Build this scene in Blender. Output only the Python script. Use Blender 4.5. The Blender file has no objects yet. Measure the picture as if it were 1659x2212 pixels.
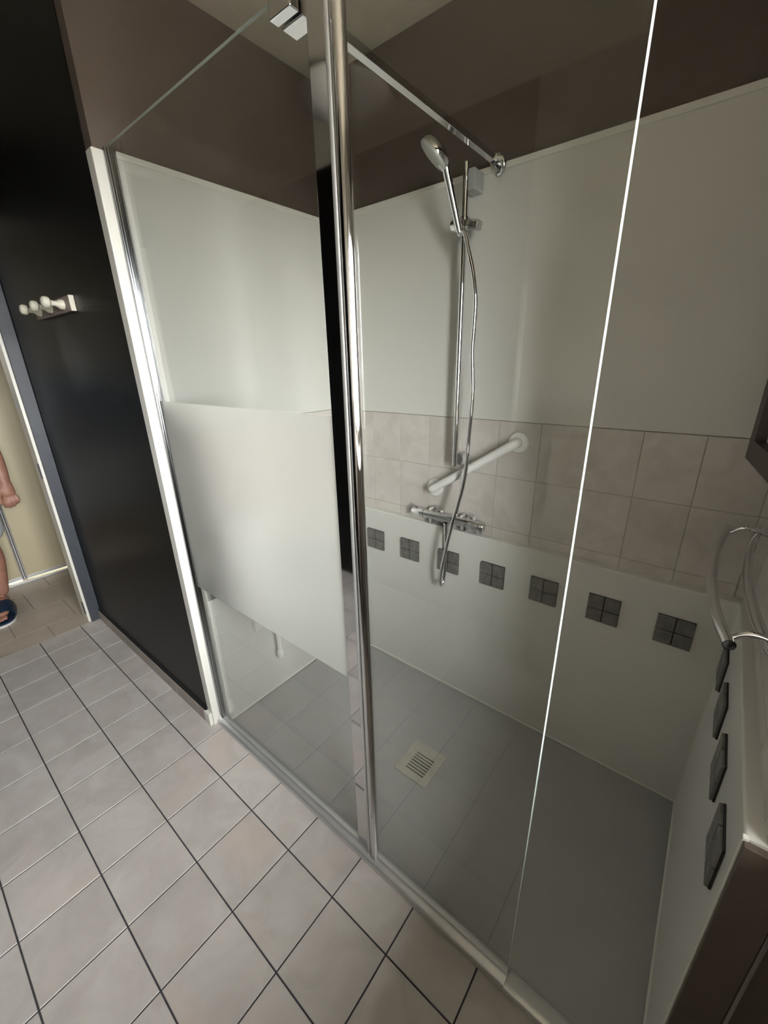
import bpy, bmesh, math, random
from mathutils import Vector, Matrix, Quaternion

random.seed(7)
scene = bpy.context.scene
COL = scene.collection

# ------------------------------------------------------------------ camera
CAM = Vector((2.000, -0.658, 1.462))
YAW, PITCH, ROLL, FPX = -0.683326, -0.352262, -0.02197, 883.44
fwd = Vector((math.sin(YAW)*math.cos(PITCH), math.cos(YAW)*math.cos(PITCH), math.sin(PITCH)))
rgt = Vector((math.cos(YAW), -math.sin(YAW), 0.0))
upv = rgt.cross(fwd)
rg2 = math.cos(ROLL)*rgt + math.sin(ROLL)*upv
up2 = -math.sin(ROLL)*rgt + math.cos(ROLL)*upv
cd = bpy.data.cameras.new('camera')
cam = bpy.data.objects.new('camera', cd)
COL.objects.link(cam)
m = Matrix((rg2, up2, -fwd)).transposed().to_4x4()
m.translation = CAM
cam.matrix_world = m
cd.sensor_fit = 'HORIZONTAL'
cd.sensor_width = 36.0
cd.lens = FPX/1659.0*36.0
cd.clip_start = 0.02
scene.camera = cam

# ------------------------------------------------------------------ world, light levels, exposure
SKY_STRENGTH = 19.0            # even overcast sky, comes in through the window
SKY_COLOR = (1.0, 0.985, 0.985)
world = bpy.data.worlds.new('world')
scene.world = world
world.use_nodes = True
world.node_tree.nodes['Background'].inputs[0].default_value = (*SKY_COLOR, 1)
world.node_tree.nodes['Background'].inputs[1].default_value = SKY_STRENGTH
HALL_FILL_WATTS = 2.0
vs = scene.view_settings
vs.view_transform = 'Standard'
vs.look = 'None'
vs.exposure = 2.05
vs.gamma = 1.0
vs.use_curve_mapping = False
scene.cycles.max_bounces = 9
scene.cycles.diffuse_bounces = 4
scene.cycles.glossy_bounces = 4
scene.cycles.transmission_bounces = 4
scene.cycles.transparent_max_bounces = 16
scene.cycles.caustics_reflective = False
scene.cycles.caustics_refractive = False
scene.cycles.sample_clamp_indirect = 6.0
scene.cycles.adaptive_threshold = 0.03


# ------------------------------------------------------------------ materials
def nodes_of(name):
    mt = bpy.data.materials.new(name)
    mt.use_nodes = True
    nt = mt.node_tree
    return mt, nt, nt.nodes['Principled BSDF']


def mat(name, color, rough=0.5, metal=0.0, var=0.0, scale=8.0, bump=0.0, bscale=200.0, color2=None,
        spec=0.5, detail=4.0, rvar=0.0, coat=0.0):
    mt, nt, b = nodes_of(name)
    c = (*color, 1.0)
    b.inputs['Roughness'].default_value = rough
    b.inputs['Metallic'].default_value = metal
    b.inputs['Specular IOR Level'].default_value = spec
    b.inputs['Coat Weight'].default_value = coat
    b.inputs['Base Color'].default_value = c
    geo = nt.nodes.new('ShaderNodeNewGeometry')
    if var > 0 or color2:
        n = nt.nodes.new('ShaderNodeTexNoise')
        n.inputs['Scale'].default_value = scale
        n.inputs['Detail'].default_value = detail
        n.inputs['Roughness'].default_value = 0.62
        nt.links.new(geo.outputs['Position'], n.inputs['Vector'])
        r = nt.nodes.new('ShaderNodeValToRGB')
        c2 = (*color2, 1.0) if color2 else (*[min(1, x*(1+var)) for x in color], 1.0)
        c1 = c if color2 else (*[x*(1-var) for x in color], 1.0)
        r.color_ramp.elements[0].position = 0.34
        r.color_ramp.elements[1].position = 0.68
        r.color_ramp.elements[0].color = c1
        r.color_ramp.elements[1].color = c2
        nt.links.new(n.outputs['Fac'], r.inputs['Fac'])
        nt.links.new(r.outputs['Color'], b.inputs['Base Color'])
        if rvar > 0:
            mr = nt.nodes.new('ShaderNodeMapRange')
            mr.inputs['To Min'].default_value = max(0.02, rough-rvar)
            mr.inputs['To Max'].default_value = rough+rvar
            nt.links.new(n.outputs['Fac'], mr.inputs['Value'])
            nt.links.new(mr.outputs['Result'], b.inputs['Roughness'])
    if bump > 0:
        n2 = nt.nodes.new('ShaderNodeTexNoise')
        n2.inputs['Scale'].default_value = bscale
        n2.inputs['Detail'].default_value = 3
        nt.links.new(geo.outputs['Position'], n2.inputs['Vector'])
        bp = nt.nodes.new('ShaderNodeBump')
        bp.inputs['Strength'].default_value = bump
        bp.inputs['Distance'].default_value = 0.002
        nt.links.new(n2.outputs['Fac'], bp.inputs['Height'])
        nt.links.new(bp.outputs['Normal'], b.inputs['Normal'])
    return mt


def tile_mat(name, lo, hi, vein, rough, scale=7.0, rand=0.06):
    """mottled ceramic: two noise octaves + a per-tile shift"""
    mt, nt, b = nodes_of(name)
    geo = nt.nodes.new('ShaderNodeNewGeometry')
    oi = nt.nodes.new('ShaderNodeObjectInfo')
    addv = nt.nodes.new('ShaderNodeVectorMath'); addv.operation = 'ADD'
    sc = nt.nodes.new('ShaderNodeVectorMath'); sc.operation = 'SCALE'
    sc.inputs['Scale'].default_value = 3.0
    cmb = nt.nodes.new('ShaderNodeCombineXYZ')
    nt.links.new(oi.outputs['Random'], cmb.inputs[0]); nt.links.new(oi.outputs['Random'], cmb.inputs[1])
    nt.links.new(cmb.outputs[0], sc.inputs[0])
    nt.links.new(geo.outputs['Position'], addv.inputs[0]); nt.links.new(sc.outputs[0], addv.inputs[1])
    n = nt.nodes.new('ShaderNodeTexNoise')
    n.inputs['Scale'].default_value = scale; n.inputs['Detail'].default_value = 6; n.inputs['Roughness'].default_value = 0.6
    n.inputs['Distortion'].default_value = 0.8
    nt.links.new(addv.outputs[0], n.inputs['Vector'])
    r = nt.nodes.new('ShaderNodeValToRGB')
    r.color_ramp.elements[0].position = 0.33; r.color_ramp.elements[0].color = (*lo, 1)
    r.color_ramp.elements[1].position = 0.66; r.color_ramp.elements[1].color = (*hi, 1)
    nt.links.new(n.outputs['Fac'], r.inputs['Fac'])
    n2 = nt.nodes.new('ShaderNodeTexNoise')
    n2.inputs['Scale'].default_value = scale*0.55; n2.inputs['Detail'].default_value = 3
    nt.links.new(addv.outputs[0], n2.inputs['Vector'])
    r2 = nt.nodes.new('ShaderNodeValToRGB')
    r2.color_ramp.elements[0].position = 0.55; r2.color_ramp.elements[0].color = (0, 0, 0, 1)
    r2.color_ramp.elements[1].position = 0.72; r2.color_ramp.elements[1].color = (0.55, 0.55, 0.55, 1)
    nt.links.new(n2.outputs['Fac'], r2.inputs['Fac'])
    mx = nt.nodes.new('ShaderNodeMix'); mx.data_type = 'RGBA'
    nt.links.new(r2.outputs['Color'], mx.inputs[0])
    nt.links.new(r.outputs['Color'], mx.inputs[6])
    mx.inputs[7].default_value = (*vein, 1)
    hsv = nt.nodes.new('ShaderNodeHueSaturation')
    mr = nt.nodes.new('ShaderNodeMapRange')
    mr.inputs['To Min'].default_value = 1-rand; mr.inputs['To Max'].default_value = 1+rand
    nt.links.new(oi.outputs['Random'], mr.inputs['Value'])
    nt.links.new(mr.outputs['Result'], hsv.inputs['Value'])
    nt.links.new(mx.outputs[2], hsv.inputs['Color'])
    nt.links.new(hsv.outputs['Color'], b.inputs['Base Color'])
    b.inputs['Roughness'].default_value = rough
    bp = nt.nodes.new('ShaderNodeBump'); bp.inputs['Strength'].default_value = 0.08; bp.inputs['Distance'].default_value = 0.002
    nt.links.new(n.outputs['Fac'], bp.inputs['Height']); nt.links.new(bp.outputs['Normal'], b.inputs['Normal'])
    return mt


def glass_mat(name, tint):
    mt, nt, b = nodes_of(name)
    nt.nodes.remove(b)
    out = nt.nodes['Material Output']
    tr = nt.nodes.new('ShaderNodeBsdfTransparent'); tr.inputs[0].default_value = (*tint, 1)
    gl = nt.nodes.new('ShaderNodeBsdfGlossy'); gl.inputs['Roughness'].default_value = 0.0
    fr = nt.nodes.new('ShaderNodeFresnel'); fr.inputs['IOR'].default_value = 1.46
    # a single sheet meets air on both sides: same index from either face
    ge = nt.nodes.new('ShaderNodeNewGeometry')
    io = nt.nodes.new('ShaderNodeMapRange')
    io.inputs['To Min'].default_value = 1.56; io.inputs['To Max'].default_value = 1/1.56
    nt.links.new(ge.outputs['Backfacing'], io.inputs['Value']); nt.links.new(io.outputs['Result'], fr.inputs['IOR'])
    mx = nt.nodes.new('ShaderNodeMixShader')
    nt.links.new(fr.outputs[0], mx.inputs[0]); nt.links.new(tr.outputs[0], mx.inputs[1]); nt.links.new(gl.outputs[0], mx.inputs[2])
    nt.links.new(mx.outputs[0], out.inputs[0])
    return mt


def frost_mat(name):
    mt, nt, b = nodes_of(name)
    nt.nodes.remove(b)
    out = nt.nodes['Material Output']
    tl = nt.nodes.new('ShaderNodeBsdfTranslucent'); tl.inputs[0].default_value = (0.97, 0.985, 0.96, 1)
    rf = nt.nodes.new('ShaderNodeBsdfRefraction'); rf.inputs[0].default_value = (0.99, 1.0, 0.985, 1)
    rf.inputs['Roughness'].default_value = 0.62; rf.inputs['IOR'].default_value = 1.35
    df = nt.nodes.new('ShaderNodeBsdfDiffuse'); df.inputs[0].default_value = (0.80, 0.83, 0.80, 1)
    m1 = nt.nodes.new('ShaderNodeMixShader'); m1.inputs[0].default_value = 0.80
    m2 = nt.nodes.new('ShaderNodeMixShader'); m2.inputs[0].default_value = 0.24
    nt.links.new(tl.outputs[0], m1.inputs[1]); nt.links.new(rf.outputs[0], m1.inputs[2])
    nt.links.new(m1.outputs[0], m2.inputs[1]); nt.links.new(df.outputs[0], m2.inputs[2])
    nt.links.new(m2.outputs[0], out.inputs[0])
    return mt


M = {}
M['floor_tile'] = tile_mat('floor_tile', (0.45, 0.42, 0.395), (0.56, 0.53, 0.505), (0.56, 0.475, 0.43), 0.40)
M['grout'] = mat('dark_grout', (0.045, 0.043, 0.05), 0.9, var=0.25, scale=30)
M['hall_tile'] = mat('hall_tile', (0.40, 0.355, 0.295), 0.42, var=0.07, scale=9, bump=0.05)
M['hall_grout'] = mat('hall_grout', (0.17, 0.145, 0.115), 0.9, var=0.1, scale=30)
M['wall_tile'] = tile_mat('wall_tile', (0.54, 0.50, 0.46), (0.64, 0.605, 0.57), (0.66, 0.62, 0.58), 0.30, 11.0, 0.03)
M['wall_grout'] = mat('wall_grout', (0.43, 0.40, 0.365), 0.9, var=0.1, scale=30)
M['panel'] = mat('white_acrylic_panel', (0.66, 0.655, 0.62), 0.32, var=0.015, scale=3)
M['pvc'] = mat('white_pvc_trim', (0.72, 0.715, 0.665), 0.35, var=0.02, scale=4)
M['white_paint'] = mat('white_gloss_paint', (0.78, 0.77, 0.71), 0.35, var=0.03, scale=5)
M['taupe'] = mat('taupe_paint', (0.110, 0.086, 0.070), 0.55, var=0.06, scale=4, bump=0.15, bscale=260)
M['black'] = mat('black_satin_paint', (0.0055, 0.0055, 0.0052), 0.42, spec=0.30, var=0.1, scale=5, bump=0.06, bscale=160)
M['ceiling'] = mat('ceiling_paint', (0.50, 0.46, 0.37), 0.85, var=0.04, scale=12, bump=0.4, bscale=300)
M['tray'] = mat('grey_resin_tray', (0.35, 0.352, 0.34), 0.42, var=0.03, scale=6, bump=0.05, bscale=320)
M['sealant'] = mat('white_sealant', (0.72, 0.71, 0.65), 0.4, var=0.03)
M['chrome'] = mat('polished_chrome', (0.72, 0.72, 0.73), 0.05, 1.0, var=0.02, scale=3)
M['satin'] = mat('satin_aluminium', (0.58, 0.58, 0.58), 0.24, 1.0, var=0.03, scale=10)
M['anodised'] = mat('anodised_aluminium', (0.66, 0.67, 0.67), 0.42, 0.75, var=0.03, scale=10)
M['dark_chrome'] = mat('dark_chrome', (0.30, 0.31, 0.32), 0.16, 1.0, var=0.03, scale=6)
M['glass'] = glass_mat('clear_shower_glass', (0.975, 0.985, 0.975))
M['glass_edge'] = mat('painted_bright_glass_edge', (0.80, 0.93, 0.88), 0.12, var=0.02, coat=0.6)  # pale diffuse colour stands in for light carried by the cut edge
M['glass_rim'] = mat('pane_top_rim', (0.34, 0.40, 0.37), 0.2, var=0.02)  # darker copy of the edge colour for the fainter top rims
M['frost'] = frost_mat('frosted_glass')
M['mosaic'] = mat('grey_mosaic', (0.165, 0.16, 0.145), 0.45, var=0.22, scale=35, bump=0.1, bscale=120)
M['mosaic_back'] = mat('mosaic_joint', (0.035, 0.033, 0.03), 0.9, var=0.1)
M['drain'] = mat('cream_drain_plastic', (0.43, 0.415, 0.345), 0.4, var=0.08, scale=25)
M['dark'] = mat('slot_shade_and_bead', (0.008, 0.008, 0.008), 0.8, var=0.1)  # near-black painted in as shade of slots and bores; also the skirting bead
M['rail_white'] = mat('white_nylon', (0.76, 0.75, 0.73), 0.22, var=0.02)
M['spray_face'] = mat('pale_spray_face', (0.62, 0.64, 0.60), 0.35, var=0.03)
M['grey_plastic'] = mat('grey_plastic', (0.40, 0.41, 0.40), 0.3, var=0.04)
M['skirting'] = tile_mat('skirting_tile', (0.28, 0.245, 0.215), (0.35, 0.31, 0.275), (0.33, 0.29, 0.25), 0.35, 9.0, 0.06)
M['slate'] = mat('slate_blue_paint', (0.055, 0.062, 0.075), 0.45, var=0.1, scale=20)
M['closet'] = mat('cream_melamine', (0.56, 0.50, 0.34), 0.42, var=0.03, scale=3)
M['cream_wall'] = mat('cream_wall_paint', (0.33, 0.305, 0.265), 0.7, var=0.02, scale=4)
M['hall_wall'] = mat('hall_wall_paint', (0.30, 0.26, 0.20), 0.8, var=0.04)
M['hook_paint'] = mat('cream_hook_paint', (0.62, 0.60, 0.50), 0.4, var=0.05, scale=20)
M['hook_board'] = mat('hook_board_brown', (0.30, 0.24, 0.22), 0.45, var=0.12, scale=20)
M['wood'] = mat('dark_walnut', (0.035, 0.018, 0.012), 0.4, var=0.3, scale=30)
M['mirror'] = mat('mirror_glass', (0.75, 0.75, 0.75), 0.02, 1.0, var=0.01)
M['lamp_glass'] = mat('opal_lamp_glass', (0.75, 0.74, 0.70), 0.25, var=0.02)
M['cabinet'] = mat('cabinet_lacquer', (0.22, 0.19, 0.16), 0.4, var=0.05)
M['chest'] = mat('shading_chest_lacquer', (0.30, 0.27, 0.23), 0.4, var=0.03)
M['window'] = glass_mat('window_glass', (0.97, 0.98, 0.975))
M['terrace'] = mat('terrace_paving', (0.15, 0.14, 0.125), 0.9, color2=(0.21, 0.195, 0.175), scale=0.8)
M['skin'] = mat('skin', (0.36, 0.18, 0.125), 0.5, var=0.12, scale=25, bump=0.1, bscale=300)
M['hair'] = mat('grey_hair', (0.22, 0.20, 0.18), 0.6, var=0.3, scale=60)
M['shorts'] = mat('pale_cotton', (0.50, 0.53, 0.53), 0.85, var=0.05, scale=12, bump=0.3, bscale=400)
M['shirt'] = mat('blue_cotton', (0.10, 0.16, 0.24), 0.85, var=0.08, scale=12, bump=0.3, bscale=400)
M['navy'] = mat('navy_rubber', (0.006, 0.022, 0.055), 0.45, var=0.15, scale=40)
M['sole'] = mat('white_sole', (0.72, 0.72, 0.70), 0.6, var=0.04)
M['eye'] = mat('eye_white', (0.8, 0.78, 0.75), 0.2, var=0.02)
M['iris'] = mat('eye_iris', (0.05, 0.03, 0.02), 0.2, var=0.1)
M['lip'] = mat('lips', (0.36, 0.13, 0.10), 0.5, var=0.06)


# ------------------------------------------------------------------ mesh helpers
def bm_box(bm, lo, hi, bev=0.0, rot=None, seg=2):
    lo, hi = Vector(lo), Vector(hi)
    c = (lo+hi)/2
    r = bmesh.ops.create_cube(bm, size=1.0)
    vs_ = r['verts']
    bmesh.ops.scale(bm, vec=hi-lo, verts=vs_)
    if bev > 0:
        es = list({e for v in vs_ for e in v.link_edges})
        rr = bmesh.ops.bevel(bm, geom=es, offset=bev, segments=seg, affect='EDGES', profile=0.5)
        vs_ = list({v for f in rr['faces'] for v in f.verts} | {v for v in vs_ if v.is_valid})
    if rot is not None:
        bmesh.ops.rotate(bm, cent=(0, 0, 0), matrix=rot, verts=vs_)
    bmesh.ops.translate(bm, vec=c, verts=vs_)
    return vs_


def frames(pts):
    ts = []
    n = len(pts)
    for i in range(n):
        a = pts[max(0, i-1)]; b = pts[min(n-1, i+1)]
        ts.append((b-a).normalized())
    t0 = ts[0]
    ref = Vector((0, 0, 1)) if abs(t0.z) < 0.9 else Vector((1, 0, 0))
    u = t0.cross(ref).normalized()
    out = []
    for i, t in enumerate(ts):
        if i:
            q = ts[i-1].rotation_difference(t)
            u = (q @ u)
            u = (u - t*u.dot(t)).normalized()
        out.append((t, u, t.cross(u)))
    return out


def bm_tube(bm, pts, rad, seg=20, cap=True, hollow=0.0):
    pts = [Vector(p) for p in pts]
    rads = rad if isinstance(rad, (list, tuple)) else [rad]*len(pts)
    fr = frames(pts)
    rings = []
    for p, r, (t, u, v) in zip(pts, rads, fr):
        rings.append([bm.verts.new(p + u*(r*math.cos(2*math.pi*k/seg)) + v*(r*math.sin(2*math.pi*k/seg))) for k in range(seg)])
    for a, b in zip(rings, rings[1:]):
        for k in range(seg):
            f = bm.faces.new((a[k], a[(k+1) % seg], b[(k+1) % seg], b[k]))
            f.smooth = True
    if cap:
        bm.faces.new(list(reversed(rings[0])))
        bm.faces.new(rings[-1])
    return rings


def bm_lathe(bm, origin, axis, prof, seg=28):
    """prof = [(radius, distance along axis)]; closed with fans where radius is 0"""
    axis = Vector(axis).normalized()
    ref = Vector((0, 0, 1)) if abs(axis.z) < 0.9 else Vector((1, 0, 0))
    u = axis.cross(ref).normalized(); v = axis.cross(u)
    o = Vector(origin)
    rings = []
    for r, h in prof:
        if r <= 1e-6:
            rings.append([bm.verts.new(o+axis*h)])
        else:
            rings.append([bm.verts.new(o+axis*h+u*(r*math.cos(2*math.pi*k/seg))+v*(r*math.sin(2*math.pi*k/seg))) for k in range(seg)])
    for a, b in zip(rings, rings[1:]):
        for k in range(seg):
            k2 = (k+1) % seg
            if len(a) == 1 and len(b) == 1:
                continue
            if len(a) == 1:
                f = bm.faces.new((a[0], b[k2], b[k]))
            elif len(b) == 1:
                f = bm.faces.new((a[k], a[k2], b[0]))
            else:
                f = bm.faces.new((a[k], a[k2], b[k2], b[k]))
            f.smooth = True
    return rings


def bm_extrude_x(bm, prof, x0, x1, smooth=False):
    """closed profile of (y, z) points pulled along x"""
    a = [bm.verts.new((x0, y, z)) for y, z in prof]
    b = [bm.verts.new((x1, y, z)) for y, z in prof]
    n = len(prof)
    for k in range(n):
        f = bm.faces.new((a[k], a[(k+1) % n], b[(k+1) % n], b[k])); f.smooth = smooth
    bm.faces.new(list(reversed(a))); bm.faces.new(b)


def bm_extrude_z(bm, prof, z0, z1, smooth=False):
    a = [bm.verts.new((x, y, z0)) for x, y in prof]
    b = [bm.verts.new((x, y, z1)) for x, y in prof]
    n = len(prof)
    for k in range(n):
        f = bm.faces.new((a[k], a[(k+1) % n], b[(k+1) % n], b[k])); f.smooth = smooth
    bm.faces.new(list(reversed(a))); bm.faces.new(b)


def smooth_pts(pts, n=8):
    """Catmull-Rom through the points"""
    P = [Vector(p) for p in pts]
    P = [P[0]*2-P[1]] + P + [P[-1]*2-P[-2]]
    out = []
    for i in range(1, len(P)-2):
        p0, p1, p2, p3 = P[i-1:i+3]
        for k in range(n):
            t = k/n
            out.append(0.5*((2*p1)+(p2-p0)*t+(2*p0-5*p1+4*p2-p3)*t*t+(3*p1-p0-3*p2+p3)*t**3))
    out.append(P[-2])
    return out


def wloc(o):
    v = Vector(o.location)
    while o.parent:
        o = o.parent
        v += Vector(o.location)
    return v


def obj_me(name, me, material, parent=None, loc=(0, 0, 0)):
    o = bpy.data.objects.new(name, me)
    COL.objects.link(o)
    if material is not None and len(me.materials) == 0:
        me.materials.append(M[material])
    o.location = Vector(loc)
    if parent is not None:
        o.parent = parent
        o.location = Vector(loc) - wloc(parent)
    return o


def obj(name, bm, material, parent=None):
    bmesh.ops.recalc_face_normals(bm, faces=bm.faces)
    for e in bm.edges:
        if len(e.link_faces) == 2 and e.calc_face_angle(0.0) > 0.75:
            e.smooth = False
    xs = [v.co for v in bm.verts]
    c = Vector(((min(v.x for v in xs)+max(v.x for v in xs))/2, (min(v.y for v in xs)+max(v.y for v in xs))/2, min(v.z for v in xs)))
    bmesh.ops.translate(bm, vec=-c, verts=bm.verts)
    me = bpy.data.meshes.new(name)
    bm.to_mesh(me)
    bm.free()
    return obj_me(name, me, material, parent, c)


def box(name, lo, hi, material, parent=None, bev=0.0, seg=2):
    bm = bmesh.new()
    bm_box(bm, lo, hi, bev, seg=seg)
    return obj(name, bm, material, parent)


def tube(name, pts, rad, material, parent=None, seg=20):
    bm = bmesh.new()
    bm_tube(bm, pts, rad, seg)
    return obj(name, bm, material, parent)


def lathe(name, origin, axis, prof, material, parent=None, seg=28):
    bm = bmesh.new()
    bm_lathe(bm, origin, axis, prof, seg)
    return obj(name, bm, material, parent)


def thing(name, label, cat, loc, group=None):
    o = bpy.data.objects.new(name, None)
    COL.objects.link(o)
    o.location = loc
    o.empty_display_size = 0.1
    o['label'] = label
    o['category'] = cat
    if group:
        o['group'] = group
    return o


def tag(o, label, cat, group=None):
    o['label'] = label
    o['category'] = cat
    if group:
        o['group'] = group
    return o


def struct(o, label=None, cat=None):
    o['kind'] = 'structure'
    if label:
        o['label'] = label
    if cat:
        o['category'] = cat
    return o


# ------------------------------------------------------------------ dimensions
XL, XR = 0.565, 2.18          # tiled left and right shower walls
YB = 0.760                    # tiled back wall
PL, PR, PB = 0.600, 2.150, 0.727   # faces of the lower white panels
YG = -0.045                   # glass plane
YF = -0.085                   # face of the black wall
XD = -0.76                    # wall with the doorway
YO = -1.37                    # opposite wall
XW = 2.95                     # window wall
ZC = 2.45
ZBAND = (0.8465, 1.053, 1.2556)   # tile band joints
ZLOW = 0.806

# ------------------------------------------------------------------ bathroom floor with tiles
floor = box('floor', (XD, YO, -0.06), (XW, -0.0262, -0.0025), 'grout')
struct(floor, 'bathroom floor of pinkish beige square tiles with dark joints', 'floor')


def tile_mesh(name, w, d, h, bev=0.0012):
    bm = bmesh.new()
    bm_box(bm, (-w/2, -d/2, -h), (w/2, d/2, 0), 0)
    top = [e for e in bm.edges if all(abs(v.co.z) < 1e-6 for v in e.verts)]
    bmesh.ops.bevel(bm, geom=top, offset=bev, segments=1, affect='EDGES')
    bmesh.ops.recalc_face_normals(bm, faces=bm.faces)
    me = bpy.data.meshes.new(name)
    bm.to_mesh(me); bm.free()
    return me


T, J = 0.2, 0.0038
cache = {}
xs = [XD] + [-0.6+T*k for k in range(18) if -0.6+T*k < XW-0.02] + [XW]
ys = [YO] + [-1.2+T*k for k in range(6)] + [-0.0695]
for i in range(len(xs)-1):
    for k in range(len(ys)-1):
        x0, x1, y0, y1 = xs[i], xs[i+1], ys[k], ys[k+1]
        if x0 >= 2.2 and y1 > -0.3 and False:
            continue
        w, d = x1-x0-J, y1-y0-J
        key = (round(w, 3), round(d, 3))
        if key not in cache:
            cache[key] = tile_mesh('floor_tile', w, d, 0.009)
        o = obj_me('tile', cache[key], 'floor_tile', floor, ((x0+x1)/2, (y0+y1)/2, random.uniform(-0.0003, 0.0003)))

# hallway floor: 30 cm tiles in half bond
hall = box('floor_hallway', (-1.72, -2.3, -0.06), (XD, 0.45, -0.002), 'hall_grout')
struct(hall, 'hallway floor of plain taupe tiles laid in half bond beyond the doorway', 'floor')
hx = [-1.72, -1.513, -1.219, -0.925, XD-0.001]
for i in range(4):
    off = -0.323 if i % 2 == 1 else -0.172
    if i == 1:
        off = -0.323
    elif i == 2:
        off = -0.172
    elif i == 3:
        off = -0.325
    else:
        off = -0.165
    yj = [-2.3]+[off+0.3*k for k in range(-7, 3) if -2.28 < off+0.3*k < 0.43]+[0.45]
    for a, b in zip(yj, yj[1:]):
        w, d = hx[i+1]-hx[i]-0.002, b-a-0.0028
        key = ('h', round(w, 3), round(d, 3))
        if key not in cache:
            cache[key] = tile_mesh('hall_floor_tile', w, d, 0.009, 0.0006)
        obj_me('tile', cache[key], 'hall_tile', hall, ((hx[i]+hx[i+1])/2, (a+b)/2, 0))

# ------------------------------------------------------------------ ceilings and walls
struct(box('ceiling', (-1.85, -2.4, ZC), (XW+0.1, 0.95, ZC+0.08), 'ceiling'), 'pale textured ceiling above the shower', 'ceiling')

wb = struct(box('wall_back', (XL-0.1, YB, -0.05), (XR+0.2, YB+0.1, ZC), 'taupe'),
            'shower back wall, taupe paint above white panel, tile band and panel', 'wall')
wl = struct(box('wall_left', (XL-0.12, 0.0, -0.05), (XL, YB, ZC), 'taupe'),
            'left shower wall, taupe paint above white panel and tile band', 'wall')
wr = struct(box('wall_right', (XR, -0.030, -0.05), (XW, YB+0.1, ZC), 'taupe'),
            'right shower wall with white ledge panel and taupe end', 'wall')
# black partition in line with the screen
wf = struct(box('wall_front', (XD, YF, 0.0), (0.5235, 0.0, ZC), 'black'), 'black satin painted wall left of the shower screen', 'wall')
box('return_strip', (0.5235, YF+0.002, 2.012), (XL, 0.0, ZC), 'taupe', wl)
# other side of the room
wo = struct(box('wall_opposite', (XD, YO-0.1, -0.05), (XW, YO, ZC), 'cream_wall'), 'wall opposite the shower, half black half cream, seen in reflections', 'wall')
box('black_area', (XD, YO, 0.0), (1.225, YO+0.004, ZC), 'black', wo)
box('corner_strip', (1.225, YO, 1.13), (1.245, YO+0.012, 1.76), 'pvc', wo, 0.002)
# window wall with an opening
WY0, WY1, WZ0, WZ1 = -1.15, -0.15, 1.06, 2.08
bm = bmesh.new()
bm_box(bm, (XW, YO, -0.05), (XW+0.1, WY0, ZC))
bm_box(bm, (XW, WY1, -0.05), (XW+0.1, 0.0, ZC))
bm_box(bm, (XW, WY0, -0.05), (XW+0.1, WY1, WZ0))
bm_box(bm, (XW, WY0, WZ1), (XW+0.1, WY1, ZC))
struct(obj('wall_window_side', bm, 'cream_wall'), 'cream wall with the window, to the right of the camera', 'wall')
bm = bmesh.new()
for lo, hi in (((XW-0.012, WY0-0.03, WZ0-0.03), (XW+0.05, WY0+0.045, WZ1+0.03)), ((XW-0.012, WY1-0.045, WZ0-0.03), (XW+0.05, WY1+0.03, WZ1+0.03)),
               ((XW-0.012, WY0, WZ0-0.03), (XW+0.05, WY1, WZ0+0.045)), ((XW-0.012, WY0, WZ1-0.045), (XW+0.05, WY1, WZ1+0.03)),
               ((XW-0.005, (WY0+WY1)/2-0.03, WZ0), (XW+0.05, (WY0+WY1)/2+0.03, WZ1))):
    bm_box(bm, lo, hi, 0.003)
win = struct(obj('window_1', bm, 'pvc'), 'white framed window with two panes lighting the bathroom', 'window')
ym = (WY0+WY1)/2
for a, b in ((WY0+0.04, ym-0.025), (ym+0.025, WY1-0.04)):
    box('pane', (XW+0.018, a, WZ0+0.04), (XW+0.026, b, WZ1-0.04), 'window', win)

struct(box('floor_terrace', (XW+0.1, -40, -0.70), (60, 40, -0.60), 'terrace'), 'pale terrace outside the window, not in view', 'terrace')
pd = bpy.data.lights.new('window_portal', 'AREA'); pd.shape = 'RECTANGLE'; pd.size = WZ1-WZ0; pd.size_y = WY1-WY0
pd.cycles.is_portal = True
po = bpy.data.objects.new('window_portal', pd); COL.objects.link(po)
po.location = (XW+0.06, ym, (WZ0+WZ1)/2); po.rotation_euler = (0, math.radians(90), 0)

# doorway wall: casing, lining, wall above and beyond
DY0, DY1, DZ = -0.715, -0.140, 2.10
bm = bmesh.new()
bm_box(bm, (XD-0.10, YO-0.1, 0.0), (XD, DY0, ZC))
bm_box(bm, (XD-0.10, DY1, 0.0), (XD, 0.45, ZC))
bm_box(bm, (XD-0.10, DY0, DZ), (XD, DY1, ZC))
struct(obj('wall_doorway', bm, 'black'), 'wall between bathroom and hallway, around the open doorway', 'wall')
bm = bmesh.new()
bm_box(bm, (XD, DY1, 0.0), (XD+0.012, YF-0.001, DZ+0.05), 0.002)
bm_box(bm, (XD, DY0-0.055, 0.0), (XD+0.012, DY0, DZ+0.05), 0.002)
bm_box(bm, (XD, DY0, DZ), (XD+0.012, DY1, DZ+0.05), 0.002)
struct(obj('trim_1', bm, 'slate'), 'slate blue painted door casing beside the black wall', 'door casing')
lin = bmesh.new()
bm_box(lin, (XD-0.105, DY1-0.014, 0.0), (XD-0.002, DY1, DZ), 0.002)
bm_box(lin, (XD-0.105, DY0, 0.0), (XD-0.002, DY0+0.014, DZ), 0.002)
bm_box(lin, (XD-0.105, DY0, DZ-0.014), (XD-0.002, DY1, DZ), 0.002)
lin = struct(obj('trim_2', lin, 'white_paint'), 'cream white painted door lining of the open doorway', 'door lining')
for z in (0.10, 0.95, 1.80):   # empty hinge cut-outs painted slate
    box('hinge_plate', (XD-0.016, DY1-0.018, z-0.04), (XD-0.0005, DY1-0.0135, z+0.04), 'slate', lin)

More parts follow.
